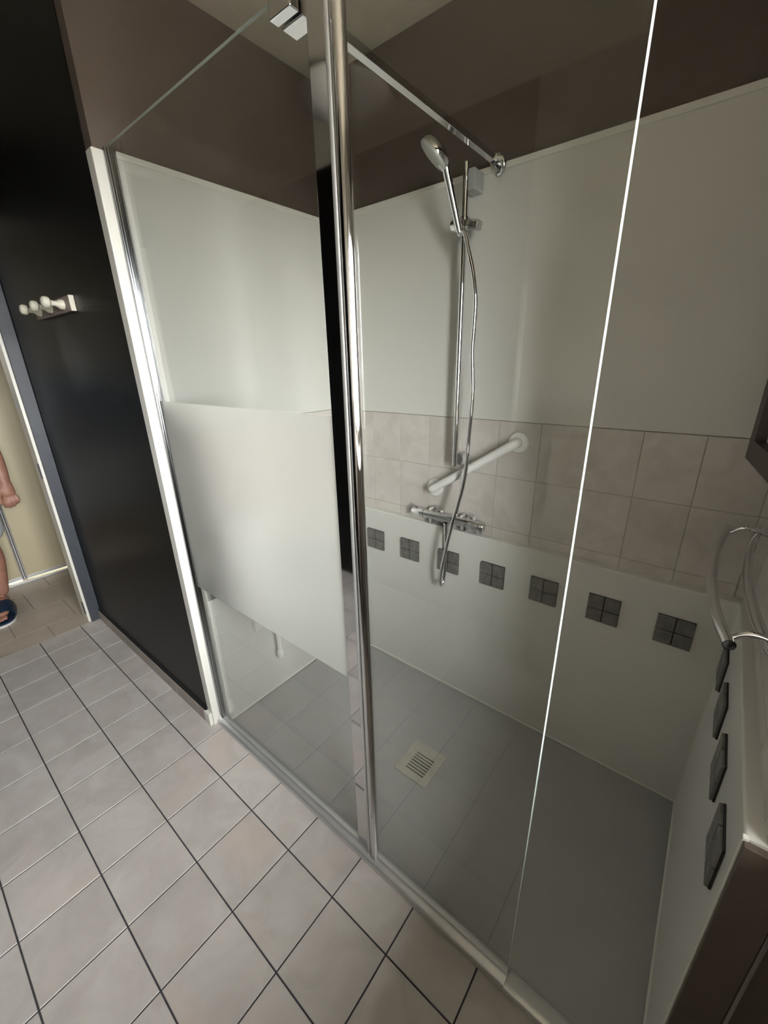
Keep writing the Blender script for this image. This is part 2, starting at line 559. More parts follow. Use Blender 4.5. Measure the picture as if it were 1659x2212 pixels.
# hallway shell
struct(box('wall_hallway_end', (-1.85, 0.42, -0.05), (XD-0.10, 0.52, ZC), 'hall_wall'), 'hallway end wall behind the black partition', 'wall')
struct(box('wall_hallway_far', (-1.85, -2.4, -0.05), (XD, -2.3, ZC), 'hall_wall'), 'far end wall of the hallway outside the frame', 'wall')
struct(box('wall_hallway_side', (-1.87, -2.4, -0.05), (-1.80, 0.52, ZC), 'hall_wall'), 'hallway wall behind the sliding closet', 'wall')
struct(box('wall_bath_side', (XD-0.10, -2.4, -0.05), (XD, YO-0.1, ZC), 'hall_wall'), 'hallway wall past the doorway outside the frame', 'wall')

# ------------------------------------------------------------------ skirting tiles along the black wall
sk = struct(box('baseboard_front', (XD+0.014, -0.091, 0.0), (0.522, YF-0.0005, 0.058), 'grout'),
            'row of taupe skirting tiles at the foot of the black wall', 'baseboard')
bm0 = {}
a = XD+0.014
edges = [a] + [-0.74+0.2*k for k in range(1, 7)] + [0.522]
for x0, x1 in zip(edges, edges[1:]):
    w = round(x1-x0-0.0025, 4)
    if w not in bm0:
        bm = bmesh.new()
        bm_box(bm, (-w/2, -0.0045, 0), (w/2, 0.0045, 0.060), 0.0015, seg=1)
        bmesh.ops.recalc_face_normals(bm, faces=bm.faces)
        me = bpy.data.meshes.new('skirting_tile'); bm.to_mesh(me); bm.free()
        bm0[w] = me
    obj_me('tile', bm0[w], 'skirting', sk, ((x0+x1)/2, -0.0955, 0.0005))
bm = bmesh.new()
bm_extrude_x(bm, [(YF, 0.0595), (-0.0955, 0.0595), (-0.094, 0.0635), (YF, 0.072)], XD+0.014, 0.522)
obj('sealant', bm, 'dark', sk)

# white corner post that closes the partition
bm = bmesh.new()
bm_box(bm, (0.524, YF-0.0015, 0.0), (0.5655, -0.02, 2.012), 0.003)
post_trim = struct(obj('trim_3', bm, 'pvc'), 'white plastic corner strip between black wall and shower screen', 'corner strip')
box('foot_cap', (0.516, -0.1005, 0.0), (0.556, YF-0.0015, 0.062), 'pvc', post_trim, 0.0015)

# ------------------------------------------------------------------ wall panels, tile bands, mosaics
def wall_tiles(parent, kind, us, fixed):
    """portrait wall tiles of a band; us = joints along the wall"""
    zz = [ZLOW-0.01] + list(ZBAND)
    for i in range(len(us)-1):
        for k in range(3):
            w, h = us[i+1]-us[i]-0.0022, zz[k+1]-zz[k]-0.0022
            if w < 0.01:
                continue
            key = ('w', round(w, 3), round(h, 3))
            if key not in cache:
                cache[key] = tile_mesh('wall_tile', w, h, 0.006, 0.0008)
            uc, zc = (us[i]+us[i+1])/2, (zz[k]+zz[k+1])/2
            if kind == 'back':
                o = obj_me('tile', cache[key], 'wall_tile', parent, (uc, fixed, zc)); o.rotation_euler = (math.pi/2, 0, 0)
            elif kind == 'left':
                o = obj_me('tile', cache[key], 'wall_tile', parent, (fixed, uc, zc)); o.rotation_euler = (math.pi/2, 0, math.pi/2)
            else:
                o = obj_me('tile', cache[key], 'wall_tile', parent, (fixed, uc, zc)); o.rotation_euler = (math.pi/2, 0, -math.pi/2)


us = [XL+0.003] + [0.798+0.1488*k for k in range(-1, 11) if 0.798+0.1488*k < XR-0.01] + [XR-0.003]
uy = [-0.02] + [YB-0.006-0.1488*k for k in range(5, 0, -1)] + [YB-0.006]
box('grout_bed', (XL+0.001, YB-0.0045, ZLOW-0.02), (XR-0.001, YB, ZBAND[2]), 'wall_grout', wb)
box('grout_bed', (XL, 0.0, ZLOW-0.02), (XL+0.0045, YB-0.005, ZBAND[2]), 'wall_grout', wl)
box('grout_bed', (XR-0.0045, -0.029, ZLOW-0.02), (XR, YB-0.005, ZBAND[2]), 'wall_grout', wr)
wall_tiles(wb, 'back', us, YB-0.006)
wall_tiles(wl, 'left', uy, XL+0.006)
wall_tiles(wr, 'right', uy, XR-0.006)
# upper panels
box('upper_panel', (XL+0.004, YB-0.0085, ZBAND[2]+0.0015), (XR-0.004, YB, 2.003), 'panel', wb, 0.0008)
box('upper_panel', (XL, -0.03, ZBAND[2]+0.0015), (XL+0.0085, YB-0.009, 2.003), 'panel', wl, 0.0008)
box('upper_panel', (XR-0.0085, -0.029, ZBAND[2]+0.0015), (XR, YB-0.009, 2.003), 'panel', wr, 0.0008)
box('top_edging', (XL+0.004, YB-0.013, 1.997), (XR-0.004, YB, 2.014), 'pvc', wb, 0.002)
box('top_edging', (XL, -0.03, 1.997), (XL+0.013, YB-0.013, 2.014), 'pvc', wl, 0.002)
box('top_edging', (XR-0.013, -0.029, 1.997), (XR, YB-0.013, 2.014), 'pvc', wr, 0.002)


# lower panels with a rounded ledge
def ledge_prof(front, back, s):
    """s = +1: front is at the smaller coordinate"""
    r = 0.006
    pts = [(back, 0.004), (front, 0.004), (front, ZLOW-r)]
    for k in range(1, 5):
        a_ = math.pi/2*k/4
        pts.append((front + s*r*(1-math.cos(a_)), ZLOW-r+r*math.sin(a_)))
    pts.append((back, ZLOW+0.002))
    return pts


bm = bmesh.new(); bm_extrude_x(bm, ledge_prof(PB, YB-0.0005, 1), PL, PR); lpb = obj('lower_panel', bm, 'panel', wb)
bm = bmesh.new()
pr = ledge_prof(PL, XL+0.0005, -1)
a_ = [bm.verts.new((x, -0.030, z)) for x, z in pr]; b_ = [bm.verts.new((x, YB-0.003, z)) for x, z in pr]
for k in range(len(pr)):
    bm.faces.new((a_[k], a_[(k+1) % len(pr)], b_[(k+1) % len(pr)], b_[k]))
bm.faces.new(a_); bm.faces.new(list(reversed(b_)))
lpl = obj('lower_panel', bm, 'panel', wl)
bm = bmesh.new()
pr = ledge_prof(PR, XR-0.0005, 1)
a_ = [bm.verts.new((x, -0.034, z)) for x, z in pr]; b_ = [bm.verts.new((x, YB-0.003, z)) for x, z in pr]
for k in range(len(pr)):
    bm.faces.new((a_[k], a_[(k+1) % len(pr)], b_[(k+1) % len(pr)], b_[k]))
bm.faces.new(a_); bm.faces.new(list(reversed(b_)))
lpr = obj('lower_panel', bm, 'panel', wr)
# sealant in the corner at the ledge and along the tray
box('sealant', (PL, PB-0.005, 0.003), (PR, PB+0.002, 0.010), 'sealant', wb, 0.002)
box('sealant', (PL-0.002, -0.03, 0.003), (PL+0.005, PB-0.005, 0.010), 'sealant', wl, 0.002)
box('sealant', (PR-0.005, -0.03, 0.003), (PR+0.002, PB-0.005, 0.010), 'sealant', wr, 0.002)
box('corner_bead', (PR-0.004, PB-0.004, 0.01), (PR+0.003, PB+0.003, ZLOW-0.004), 'sealant', wr, 0.0015)
box('edge_bead', (PR-0.0015, -0.036, 0.02), (PR+0.006, -0.028, ZLOW+0.001), 'sealant', wr, 0.0015)

# mosaics: a grout bed with four little tiles
MZ0, MZ1 = 0.6080, 0.7040
bmm = bmesh.new(); bm_box(bmm, (-0.049, -0.002, -0.049), (0.049, 0.002, 0.049), 0)
bmesh.ops.recalc_face_normals(bmm, faces=bmm.faces)
me_bed = bpy.data.meshes.new('mosaic_bed'); bmm.to_mesh(me_bed); bmm.free()
bmm = bmesh.new(); bm_box(bmm, (-0.0236, -0.0035, -0.0236), (0.0236, 0.0035, 0.0236), 0.0015, seg=1)
bmesh.ops.recalc_face_normals(bmm, faces=bmm.faces)
me_mos = bpy.data.meshes.new('mosaic_tile'); bmm.to_mesh(me_mos); bmm.free()


def mosaic(wall, p, n):
    """p = centre on the panel face, n = facing direction"""
    n = Vector(n)
    side = Vector((0, 0, 1)).cross(n)
    rz = math.atan2(n.y, n.x) + math.pi/2
    o = obj_me('mosaic', me_bed, 'mosaic_back', wall, Vector(p)+n*0.002); o.rotation_euler = (0, 0, rz)
    for sx in (-1, 1):
        for sz in (-1, 1):
            t = obj_me('mosaic_tile', me_mos, 'mosaic', None, (0, 0, 0))
            t.parent = o
            t.location = (sx*0.0252, -0.0045, sz*0.0248)


zc = (MZ0+MZ1)/2
for k in range(7):
    mosaic(wb, (0.821+0.2005*k, PB, zc), (0, -1, 0))
for k in range(4):
    mosaic(wr, (PR, 0.064+0.186*k, 0.655), (-1, 0, 0))
for k in range(4):
    mosaic(wl, (PL, 0.020+0.195*k, zc), (1, 0, 0))

# taupe end of the low right wall and its edging
endb = box('end_board', (PR+0.001, -0.046, 0.0), (2.207, -0.030, ZLOW-0.004), 'taupe', wr, 0.001)
box('end_bead', (2.207, -0.050, 0.0), (2.2125, -0.030, ZLOW), 'satin', wr, 0.001)

# ------------------------------------------------------------------ shower tray, drain
tray = box('shower_tray', (PL-0.03, -0.0258, -0.03), (PR+0.03, PB+0.02, -0.0003), 'tray', None, 0.001)
tag(tray, 'flat matt grey shower tray filling the shower floor', 'shower tray')
dr = thing('shower_drain', 'square cream drain cover with dark slots in the grey tray', 'drain', (1.366, 0.3085, 0.0))
DX0, DX1, DYa, DYb = 1.296, 1.436, 0.232, 0.386
box('slot_shade', (DX0+0.012, DYa+0.012, 0.0001), (DX1-0.012, DYb-0.012, 0.0006), 'dark', dr)  # flat dark sheet on the tray, painted shade behind the slots
bm = bmesh.new()
sl_y = [0.264+0.0125*k for k in range(7)]
z0, z1 = 0.0004, 0.0055
sx0, sx1 = 1.331, 1.409
bm_box(bm, (DX0, DYa, z0), (sx0, DYb, z1), 0.001, seg=1)
bm_box(bm, (sx1, DYa, z0), (DX1, DYb, z1), 0.001, seg=1)
ed = [DYa] + [v for y in sl_y for v in (y-0.0030, y+0.0030)] + [DYb]
for k in range(0, len(ed), 2):
    bm_box(bm, (sx0-0.0005, ed[k], z0), (sx1+0.0005, ed[k+1], z1), 0)
obj('cover', bm, 'drain', dr)

# ------------------------------------------------------------------ shower screen
scr = thing('shower_screen', 'glass shower screen with chrome post and half frosted left pane', 'shower screen', (1.22, YG, 0.0))
TH = 0.0026
TOP = 2.022


def pane(name, x0, x1, z0, z1, parent, material='glass'):
    """8 mm pane: only its two faces, the rim is the separate edge"""
    bm = bmesh.new()
    for y in (YG-TH, YG+TH):
        vs_ = [bm.verts.new(p) for p in ((x0, y, z0), (x1, y, z0), (x1, y, z1), (x0, y, z1))]
        bm.faces.new(vs_ if y < YG else list(reversed(vs_)))
    xs_ = [v.co for v in bm.verts]
    c = Vector(((x0+x1)/2, YG, z0))
    bmesh.ops.translate(bm, vec=-c, verts=bm.verts)
    me = bpy.data.meshes.new(name); bm.to_mesh(me); bm.free()
    return obj_me(name, me, material, parent, c)


FZ0, FZ1 = 0.673, 1.357
pl = pane('fixed_pane', 0.578, 1.372, 0.024, FZ0, scr)
pl['label'] = 'clear lower strip of the left glass pane'
pu = pane('fixed_pane', 0.578, 1.372, FZ1, TOP, scr)
pu['label'] = 'clear upper half of the left glass pane'
bm = bmesh.new()
bm.faces.new([bm.verts.new(p) for p in ((0.578, YG-TH, FZ0), (1.372, YG-TH, FZ0), (1.372, YG-TH, FZ1), (0.578, YG-TH, FZ1))])
fb = obj('frosted_band', bm, 'frost', scr)
fb['label'] = 'frosted grey band across the left glass pane'
pr_ = pane('end_pane', 1.430, 1.866, 0.024, TOP, scr)
pr_['label'] = 'clear right glass pane with its bright edge painted on'
box('pane_edge', (1.866, YG-TH, 0.024), (1.8675, YG+TH, TOP), 'glass_edge', scr)
box('pane_edge', (0.578, YG-TH, TOP), (1.372, YG+TH, TOP+0.001), 'glass_rim', scr)
box('pane_edge', (1.430, YG-TH, TOP), (1.866, YG+TH, TOP+0.001), 'glass_rim', scr)
# wall profile, post
bm = bmesh.new()
bm_box(bm, (0.5660, YG-0.014, 0.022), (0.5800, YG+0.014, 2.016), 0.003)
bm_box(bm, (0.5790, YG-0.009, 0.022), (0.5860, YG+0.009, 2.016), 0.002)
obj('wall_profile', bm, 'dark_chrome', scr)
bm = bmesh.new()
bm_box(bm, (1.3720, YG-0.0075, 0.018), (1.4300, YG+0.0095, 2.06), 0.0012)
obj('post_plate', bm, 'chrome', scr)
bm = bmesh.new()
bm_extrude_z(bm, [(1.4385+0.0115*math.cos(2*math.pi*k/40), YG-0.0055+0.0125*math.sin(2*math.pi*k/40)) for k in range(40)], 0.012, 2.06, True)
obj('post', bm, 'chrome', scr)
bm = bmesh.new()
bm_extrude_z(bm, [(1.4170+0.0060*math.cos(2*math.pi*k/24), YG-0.0070+0.0052*math.sin(2*math.pi*k/24)) for k in range(24)], 0.018, 2.06, True)
obj('post_bead', bm, 'anodised', scr)
# sill profile under both panes
bm = bmesh.new()
prof = [(-0.075, 0.0), (-0.0745, 0.010), (-0.0715, 0.0165), (-0.066, 0.0195), (-0.058, 0.0215), (-0.0525, 0.0245), (-0.0505, 0.028),
        (-0.0395, 0.028), (-0.0380, 0.022), (-0.030, 0.018), (-0.0265, 0.010), (-0.026, 0.0045), (-0.026, 0.0)]
bm_extrude_x(bm, prof, 0.5665, 1.8675, True)
for f in bm.faces:
    f.smooth = True
sill = obj('sill_profile', bm, 'anodised', scr)
bm = bmesh.new()
bm_extrude_x(bm, [(-0.075, 0.0), (-0.0745, 0.008), (-0.070, 0.013), (-0.058, 0.0145), (-0.040, 0.0125), (-0.030, 0.0085), (-0.026, 0.0045), (-0.026, 0.0)], 1.8675, PR+0.0, True)
obj('threshold', bm, 'anodised', scr)
box('corner_block', (0.5655, -0.066, 0.018), (0.5780, -0.030, 0.036), 'rail_white', scr, 0.002)
# stabiliser: clamp on the glass edge, square bar, wall socket
CX = 1.327
bm = bmesh.new()
bm_box(bm, (CX-0.026, YG-0.022, 1.984), (CX+0.026, YG-TH-0.0006, 2.047), 0.0015)
bm_box(bm, (CX-0.026, YG+TH+0.0006, 1.984), (CX+0.026, YG+0.036, 2.047), 0.0015)
bm_box(bm, (CX-0.026, YG-0.022, TOP+0.003), (CX+0.026, YG+0.036, 2.047), 0.0015)
obj('clamp', bm, 'chrome', scr)
BZ = 2.009
box('stabiliser_bar', (CX-0.0085, YG+0.03, BZ), (CX+0.0085, YB-0.030, BZ+0.017), 'chrome', scr, 0.0008)
bm = bmesh.new()
bm_tube(bm, [(CX, YB-0.044, BZ+0.0085), (CX, YB-0.020, BZ+0.0085)], 0.0135, 24)
bm_tube(bm, smooth_pts([(CX+0.004, YB-0.032, BZ+0.012), (CX+0.020, YB-0.030, BZ+0.009), (CX+0.026, YB-0.026, BZ-0.006), (CX+0.020, YB-0.020, BZ-0.018), (CX+0.006, YB-0.013, BZ-0.021)], 6), 0.0085, 16)
bm_lathe(bm, (CX, YB-0.022, BZ+0.0085), (0, 1, 0), [(0, 0), (0.020, 0.0), (0.022, 0.004), (0.022, 0.0215), (0, 0.0215)])
obj('wall_socket', bm, 'chrome', scr)

# ------------------------------------------------------------------ shower rail, hand shower, hose
RX, RY = 1.254, 0.690
rail = thing('shower_rail', 'chrome shower riser rail on the back wall with slider', 'shower rail', (RX, RY, 1.085))
tube('rod', [(RX, RY, 1.125), (RX, RY, 2.020)], 0.0100, 'chrome', rail, 24)
tube('rod_end', [(RX, RY, 1.086), (RX, RY, 1.1245)], 0.0106, 'chrome', rail, 24)
tube('rod_cap', [(RX, RY, 1.958), (RX, RY, 1.962)], 0.0106, 'satin', rail, 24)
bm = bmesh.new()
bm_box(bm, (RX-0.008, RY-0.004, 1.948), (RX+0.030, YB-0.008, 2.003), 0.005)
obj('bracket', bm, 'grey_plastic', rail)
lathe('bracket', (RX+0.012, YB-0.0075, 1.108), (0, -1, 0), [(0, 0), (0.0235, 0.0), (0.0235, 0.022), (0.021, 0.046), (0.017, 0.056), (0, 0.058)], 'grey_plastic', rail)
SZ = 1.862
sl = bmesh.new()
bm_lathe(sl, (RX, RY, SZ-0.020), (0, 0, 1), [(0.0125, 0), (0.0165, 0.004), (0.0165, 0.036), (0.0125, 0.04)])
bm_lathe(sl, (RX-0.038, RY-0.012, SZ-0.002), (1, 0.0, 0), [(0, 0), (0.0155, 0.002), (0.019, 0.010), (0.019, 0.030), (0.012, 0.036), (0, 0.036)])
slider = obj('slider', sl, 'chrome', rail)
bm = bmesh.new()
bm_box(bm, (-0.004, -0.016, -0.0135), (0.050, 0.016, 0.0135), 0.006, rot=Matrix.Rotation(math.radians(14), 3, 'Y'))
bmesh.ops.translate(bm, vec=(RX+0.012, RY-0.012, SZ-0.010), verts=bm.verts)
obj('lever', bm, 'satin', slider)


def ray(u, v):
    d = rg2*((u-829.5)/FPX) - up2*((v-1106.0)/FPX) + fwd
    return d


def on_y(u, v, y):
    d = ray(u, v)
    return CAM + d*((y-CAM.y)/d.y)


# hand shower
hb, ht, tip = Vector((1.260, 0.648, 1.835)), Vector((1.236, 0.600, 1.988)), Vector((1.195, 0.560, 2.043))
hs = thing('hand_shower', 'chrome hand shower with round tilted head, held in the rail slider', 'hand shower', hb)
dirh = (ht-hb).normalized()
hp = smooth_pts([hb, hb+dirh*0.05, ht-dirh*0.02, ht, ht+(tip-ht)*0.22], 6)
tube('handle', hp, [0.0105+0.0035*min(1, k/(len(hp)*0.75)) for k in range(len(hp))], 'chrome', hs, 24)
tube('handle_ring', [hb+dirh*0.048, hb+dirh*0.0505], 0.0132, 'satin', hs, 24)
axis_d = (tip-ht).normalized()
nface = (rg2*(-0.76) - up2*0.62 + fwd*0.36)
nface = (nface - axis_d*nface.dot(axis_d)).normalized()
hc = ht + axis_d*0.046
lathe('head', hc - nface*0.010, nface, [(0, -0.016), (0.020, -0.0155), (0.038, -0.010), (0.047, -0.002), (0.050, 0.008), (0.0495, 0.0135), (0, 0.0135)], 'chrome', hs, 36)
lathe('spray_face', hc - nface*0.010, nface, [(0, 0.0137), (0.0490, 0.0137), (0.0490, 0.0190), (0.046, 0.0215), (0, 0.0225)], 'spray_face', hs, 36)

# thermostatic mixer
VX0, VX1, VY, VZ = 1.046, 1.377, 0.715, 0.854
mx = thing('shower_mixer', 'chrome bar thermostat mixer with two round wall unions', 'mixer tap', ((VX0+VX1)/2, VY, VZ-0.03))
tube('body', [(VX0+0.060, VY, VZ), (VX1-0.075, VY, VZ)], 0.0182, 'chrome', mx, 32)
for x0, x1, nm in ((VX0, VX0+0.058, -1), (VX1-0.073, VX1, 1)):
    bm = bmesh.new()
    if nm < 0:
        bm_lathe(bm, (x0, VY, VZ), (1, 0, 0), [(0, 0), (0.0170, 0.0), (0.0190, 0.003), (0.0190, x1-x0), (0, x1-x0)], 32)
        bm_box(bm, (x0+0.005, VY-0.006, VZ+0.016), (x0+0.022, VY+0.006, VZ+0.027), 0.002)
    else:
        bm_lathe(bm, (x0, VY, VZ), (1, 0, 0), [(0, 0), (0.0190, 0.0), (0.0190, x1-x0-0.003), (0.0170, x1-x0), (0, x1-x0)], 32)
        bm_box(bm, (x1-0.020, VY-0.012, VZ-0.027), (x1-0.004, VY-0.002, VZ-0.014), 0.002)
    obj('control_knob', bm, 'chrome', mx)
for x in (1.142, 1.292):
    u = lathe('wall_union', (x, YB-0.006, VZ-0.003), (0, -1, 0), [(0, 0), (0.036, 0.0), (0.036, 0.014), (0.034, 0.024), (0.027, 0.031), (0.018, 0.033), (0.0165, 0.036), (0, 0.036)], 'chrome', mx, 28)
    lathe('check_valve', (x, VY+0.004, VZ-0.012), (0, 0, -1), [(0.0145, 0), (0.0145, 0.018), (0.012, 0.021), (0, 0.021)], 'chrome', u, 24)
OX = 1.213
lathe('outlet', (OX, VY-0.002, VZ-0.017), (0, 0, -1), [(0.0125, 0), (0.0125, 0.012), (0.0105, 0.014), (0.0105, 0.05), (0, 0.05)], 'chrome', mx, 24)

# hose
hose_px = [(1003, 500, .645), (1012, 540, .642), (1022, 590, .642), (1027, 645, .645), (1024, 705, .648), (1020, 760, .65), (1021, 810, .65), (1021, 850, .65),
           (1017, 900, .65), (1012, 950, .65), (1008, 1000, .645), (1001, 1045, .64), (990, 1087, .635), (978, 1128, .63), (968, 1165, .63), (960, 1200, .632),
           (953.5, 1232, .640), (951, 1256, .655), (954, 1264, .674), (958.5, 1250, .692), (962, 1222, .704), (963, 1195, .709)]
hpts = [hb + dirh*0.004, hb - dirh*0.010] + [on_y(*p) for p in hose_px] + [Vector((OX, VY-0.002, VZ-0.069)), Vector((OX, VY-0.002, VZ-0.055))]
hose = tube('shower_hose', smooth_pts(hpts, 6), 0.0072, 'chrome', None, 16)
tag(hose, 'chrome flexible hose looping from hand shower down to mixer', 'shower hose')

# ------------------------------------------------------------------ white angled grab bar
g0, g1 = Vector((1.132, YB-0.007, 0.963)), Vector((1.470, YB-0.007, 1.186))
e0, e1 = Vector((1.143, 0.700, 0.968)), Vector((1.473, 0.700, 1.188))
gb = thing('grab_bar', 'white diagonal grab bar on the tile band', 'grab bar', (1.30, YB-0.03, 0.95))
dd = (e1-e0).normalized()
tube('bar', [e0+dd*0.030, e1-dd*0.055], 0.0155, 'rail_white', gb, 28)
for g, e, s, ln in ((g0, e0, 1, 0.034), (g1, e1, -1, 0.058)):
    lathe('flange', g, (0, -1, 0), [(0, 0), (0.038, 0), (0.038, 0.004), (0.034, 0.010), (0.018, 0.013), (0, 0.013)], 'rail_white', gb, 36)
    a = Vector((g.x, YB-0.015, g.z))
    pts = [a, a*0.45+e*0.55 + Vector((0, 0.004, 0)), e + dd*s*0.010, e + dd*s*ln]
    tube('elbow', smooth_pts(pts, 8), 0.0163, 'rail_white', gb, 28)

# ------------------------------------------------------------------ folded shower seat on the left wall (behind the frosted band)
st = thing('folding_shower_seat', 'white folding shower seat on left wall behind frosted glass, leg hanging below', 'shower seat', (PL+0.03, 0.30, 0.20))
box('wall_plate', (PL+0.001, 0.14, 0.84), (PL+0.012, 0.50, 0.90), 'rail_white', st, 0.004)
box('seat', (PL+0.012, 0.13, 0.46), (PL+0.034, 0.51, 0.86), 'rail_white', st, 0.008)
for y in (0.232, 0.442):
    tube('leg', [(PL+0.046, y, 0.235), (PL+0.046, y, 0.70)], 0.0125, 'rail_white', st, 20)
    lathe('foot', (PL+0.046, y, 0.198), (0, 0, 1), [(0, 0), (0.015, 0), (0.0165, 0.004), (0.0165, 0.03), (0.013, 0.04), (0, 0.04)], 'rail_white', st, 20)
box('hinge', (PL+0.001, 0.135, 0.375), (PL+0.030, 0.172, 0.47), 'rail_white', st, 0.005)

# ------------------------------------------------------------------ coat hook rail on the black wall
hk = thing('hook_rail', 'small cream peg rail with three knobs on the black wall', 'hook rail', (-0.05, YF, 1.655))
box('board', (-0.275, YF-0.016, 1.652), (0.150, YF-0.0003, 1.702), 'hook_board', hk, 0.002)  # board front browner and darker than its end face and pegs
box('end_face', (0.150, YF-0.0163, 1.6518), (0.158, YF-0.0003, 1.7022), 'hook_paint', hk, 0.0015)
for x in (-0.200, -0.055, 0.090):
    pg = lathe('peg', (x, YF-0.016, 1.676), (0, -1, 0.10), [(0, 0), (0.0165, 0.0), (0.0165, 0.012), (0.0125, 0.017), (0.0085, 0.024), (0.0085, 0.034), (0.011, 0.040), (0, 0.041)], 'hook_paint', hk, 20)
    lathe('knob', (x, YF-0.054, 1.680), (0, -1, 0.10), [(0, 0), (0.010, 0.0), (0.0175, 0.006), (0.0185, 0.014), (0.017, 0.022), (0.011, 0.027), (0, 0.028)], 'hook_paint', pg, 20)

# ------------------------------------------------------------------ towel rack on the right wall
TZ = 1.05
tr = thing('towel_rack', 'chrome towel rack of bowed tubes on the right shower wall', 'towel rack', (XR-0.01, 0.34, TZ-0.02))
rods = [[(2.075, 0.628), (2.0605, 0.520), (2.0525, 0.400), (2.0530, 0.270), (2.063, 0.150), (2.081, 0.060)],
        [(2.137, 0.660), (2.1180, 0.530), (2.1085, 0.400), (2.1080, 0.270), (2.117, 0.150), (2.134, 0.060)]]
for i, rd in enumerate(rods):
    pts = smooth_pts([(x, y, TZ) for x, y in rd], 8)
    bm = bmesh.new()
    rings = bm_tube(bm, pts, 0.0088, 24, cap=False)
    bmesh.ops.contextual_create(bm, geom=rings[0])
    # open near end: a short inner sleeve
    bm_tube(bm, list(reversed(pts[-6:])), 0.0079, 24, cap=False)
    bm.faces.ensure_lookup_table()
    last = rings[-1]
    r = obj('tube', bm, 'chrome', tr)
    e_ = Vector(pts[-1]); d_ = (Vector(pts[-1])-Vector(pts[-2])).normalized()
    lathe('bore_shade', e_ - d_*0.014, d_, [(0, 0), (0.0078, 0.0), (0.0078, 0.004), (0, 0.004)], 'dark', r, 24)  # dark disc painted as the shade inside the open tube
for y, x0 in ((0.600, 2.078), (0.083, 2.079)):
    tube('arm', smooth_pts([(x0, y, TZ-0.002), (x0+0.022, y+0.002, TZ+0.014), (x0+0.052, y+0.004, TZ+0.012), (XR-0.004, y+0.005, TZ-0.004)], 8), 0.0055, 'chrome', tr, 16)
    lathe('wall_rosette', (XR-0.0085, y+0.005, TZ-0.004), (-1, 0, 0), [(0, 0), (0.018, 0), (0.018, 0.004), (0.012, 0.008), (0, 0.008)], 'chrome', tr, 24)

# ------------------------------------------------------------------ wood framed mirror on the right wall
mz0, mz1 = 1.262, 1.80
mr = thing('framed_mirror', 'dark wood framed mirror at the right edge above the towel rack', 'mirror', (2.12, 0.25, mz0))
pA, pB_ = Vector((2.058, 0.450, 0)), Vector((2.110, 0.020, 0))
du = (pB_-pA).normalized(); dn = Vector((-du.y, du.x, 0))
if dn.x > 0:
    dn = -dn
ln = (pB_-pA).length


def slab(bm, u0, u1, z0, z1, d0, d1):
    """box in the mirror's own frame: u along, d = depth behind the front"""
    q = []
    for z in (z0, z1):
        for u, d in ((u0, d0), (u1, d0), (u1, d1), (u0, d1)):
            p = pA + du*u - dn*d
            q.append(bm.verts.new((p.x, p.y, z)))
    for f in ((0, 1, 2, 3), (7, 6, 5, 4), (0, 4, 5, 1), (1, 5, 6, 2), (2, 6, 7, 3), (3, 7, 4, 0)):
        bm.faces.new([q[i] for i in f])


FW = 0.040
for u0, u1, z0, z1, nm in ((0, FW, mz0, mz1, 'frame_stile'), (ln-FW, ln, mz0, mz1, 'frame_stile'),
                           (FW, ln-FW, mz0, mz0+FW, 'frame_rail'), (FW, ln-FW, mz1-FW, mz1, 'frame_rail')):
    bm = bmesh.new(); slab(bm, u0, u1, z0, z1, 0, 0.022)
    obj(nm, bm, 'wood', mr)
bm = bmesh.new(); slab(bm, FW-0.004, ln-FW+0.004, mz0+FW-0.004, mz1-FW+0.004, 0.009, 0.014)
obj('glass', bm, 'mirror', mr)
bm = bmesh.new(); slab(bm, 0.006, ln-0.006, mz0+0.006, mz1-0.006, 0.022, 0.026)
obj('backing', bm, 'wood', mr)
for z in (1.36, 1.70):
    box('bracket', (2.112, 0.10, z), (XR-0.0083, 0.13, z+0.03), 'wood', mr, 0.002)

# ------------------------------------------------------------------ hallway closet with sliding doors
cl = thing('sliding_closet', 'cream sliding door closet with metal profiles in the hallway', 'closet', (-1.74, -0.7, 0.0))
XC = -1.712
box('carcass', (-1.795, -2.29, 0.0), (-1.765, 0.41, 2.44), 'closet', cl)
for y0, y1, xx in ((-2.28, -1.285, XC-0.022), (-1.265, -0.273, XC-0.022), (-0.247, 0.405, XC-0.012)):
    d = box('door', (xx-0.012, y0, 0.045), (xx, y1, 2.40), 'closet', cl, 0.001)
    box('bottom_rail', (xx-0.014, y0, 0.022), (xx+0.003, y1, 0.046), 'anodised', d, 0.001)
for y0 in (-1.285, -0.2745):
    p = box('profile', (XC-0.034, y0, 0.02), (XC-0.004, y0+0.030, 2.41), 'satin', cl, 0.002)
    box('groove_shade', (XC-0.0045, y0+0.0055, 0.03), (XC-0.0035, y0+0.0095, 2.40), 'dark', p)  # dark strips on the profile face, painted shade of its grooves
    box('groove_shade', (XC-0.0045, y0+0.0185, 0.03), (XC-0.0035, y0+0.0225, 2.40), 'dark', p)
tk = box('floor_track', (XC-0.036, -2.29, 0.0005), (XC+0.012, 0.405, 0.012), 'anodised', cl, 0.001)
box('track_slot_shade', (XC-0.001, -2.285, 0.0105), (XC+0.0035, 0.40, 0.0126), 'dark', tk)  # dark strips laid on the track as painted slot shade
box('track_slot_shade', (XC-0.024, -2.285, 0.0105), (XC-0.019, 0.40, 0.0126), 'dark', tk)

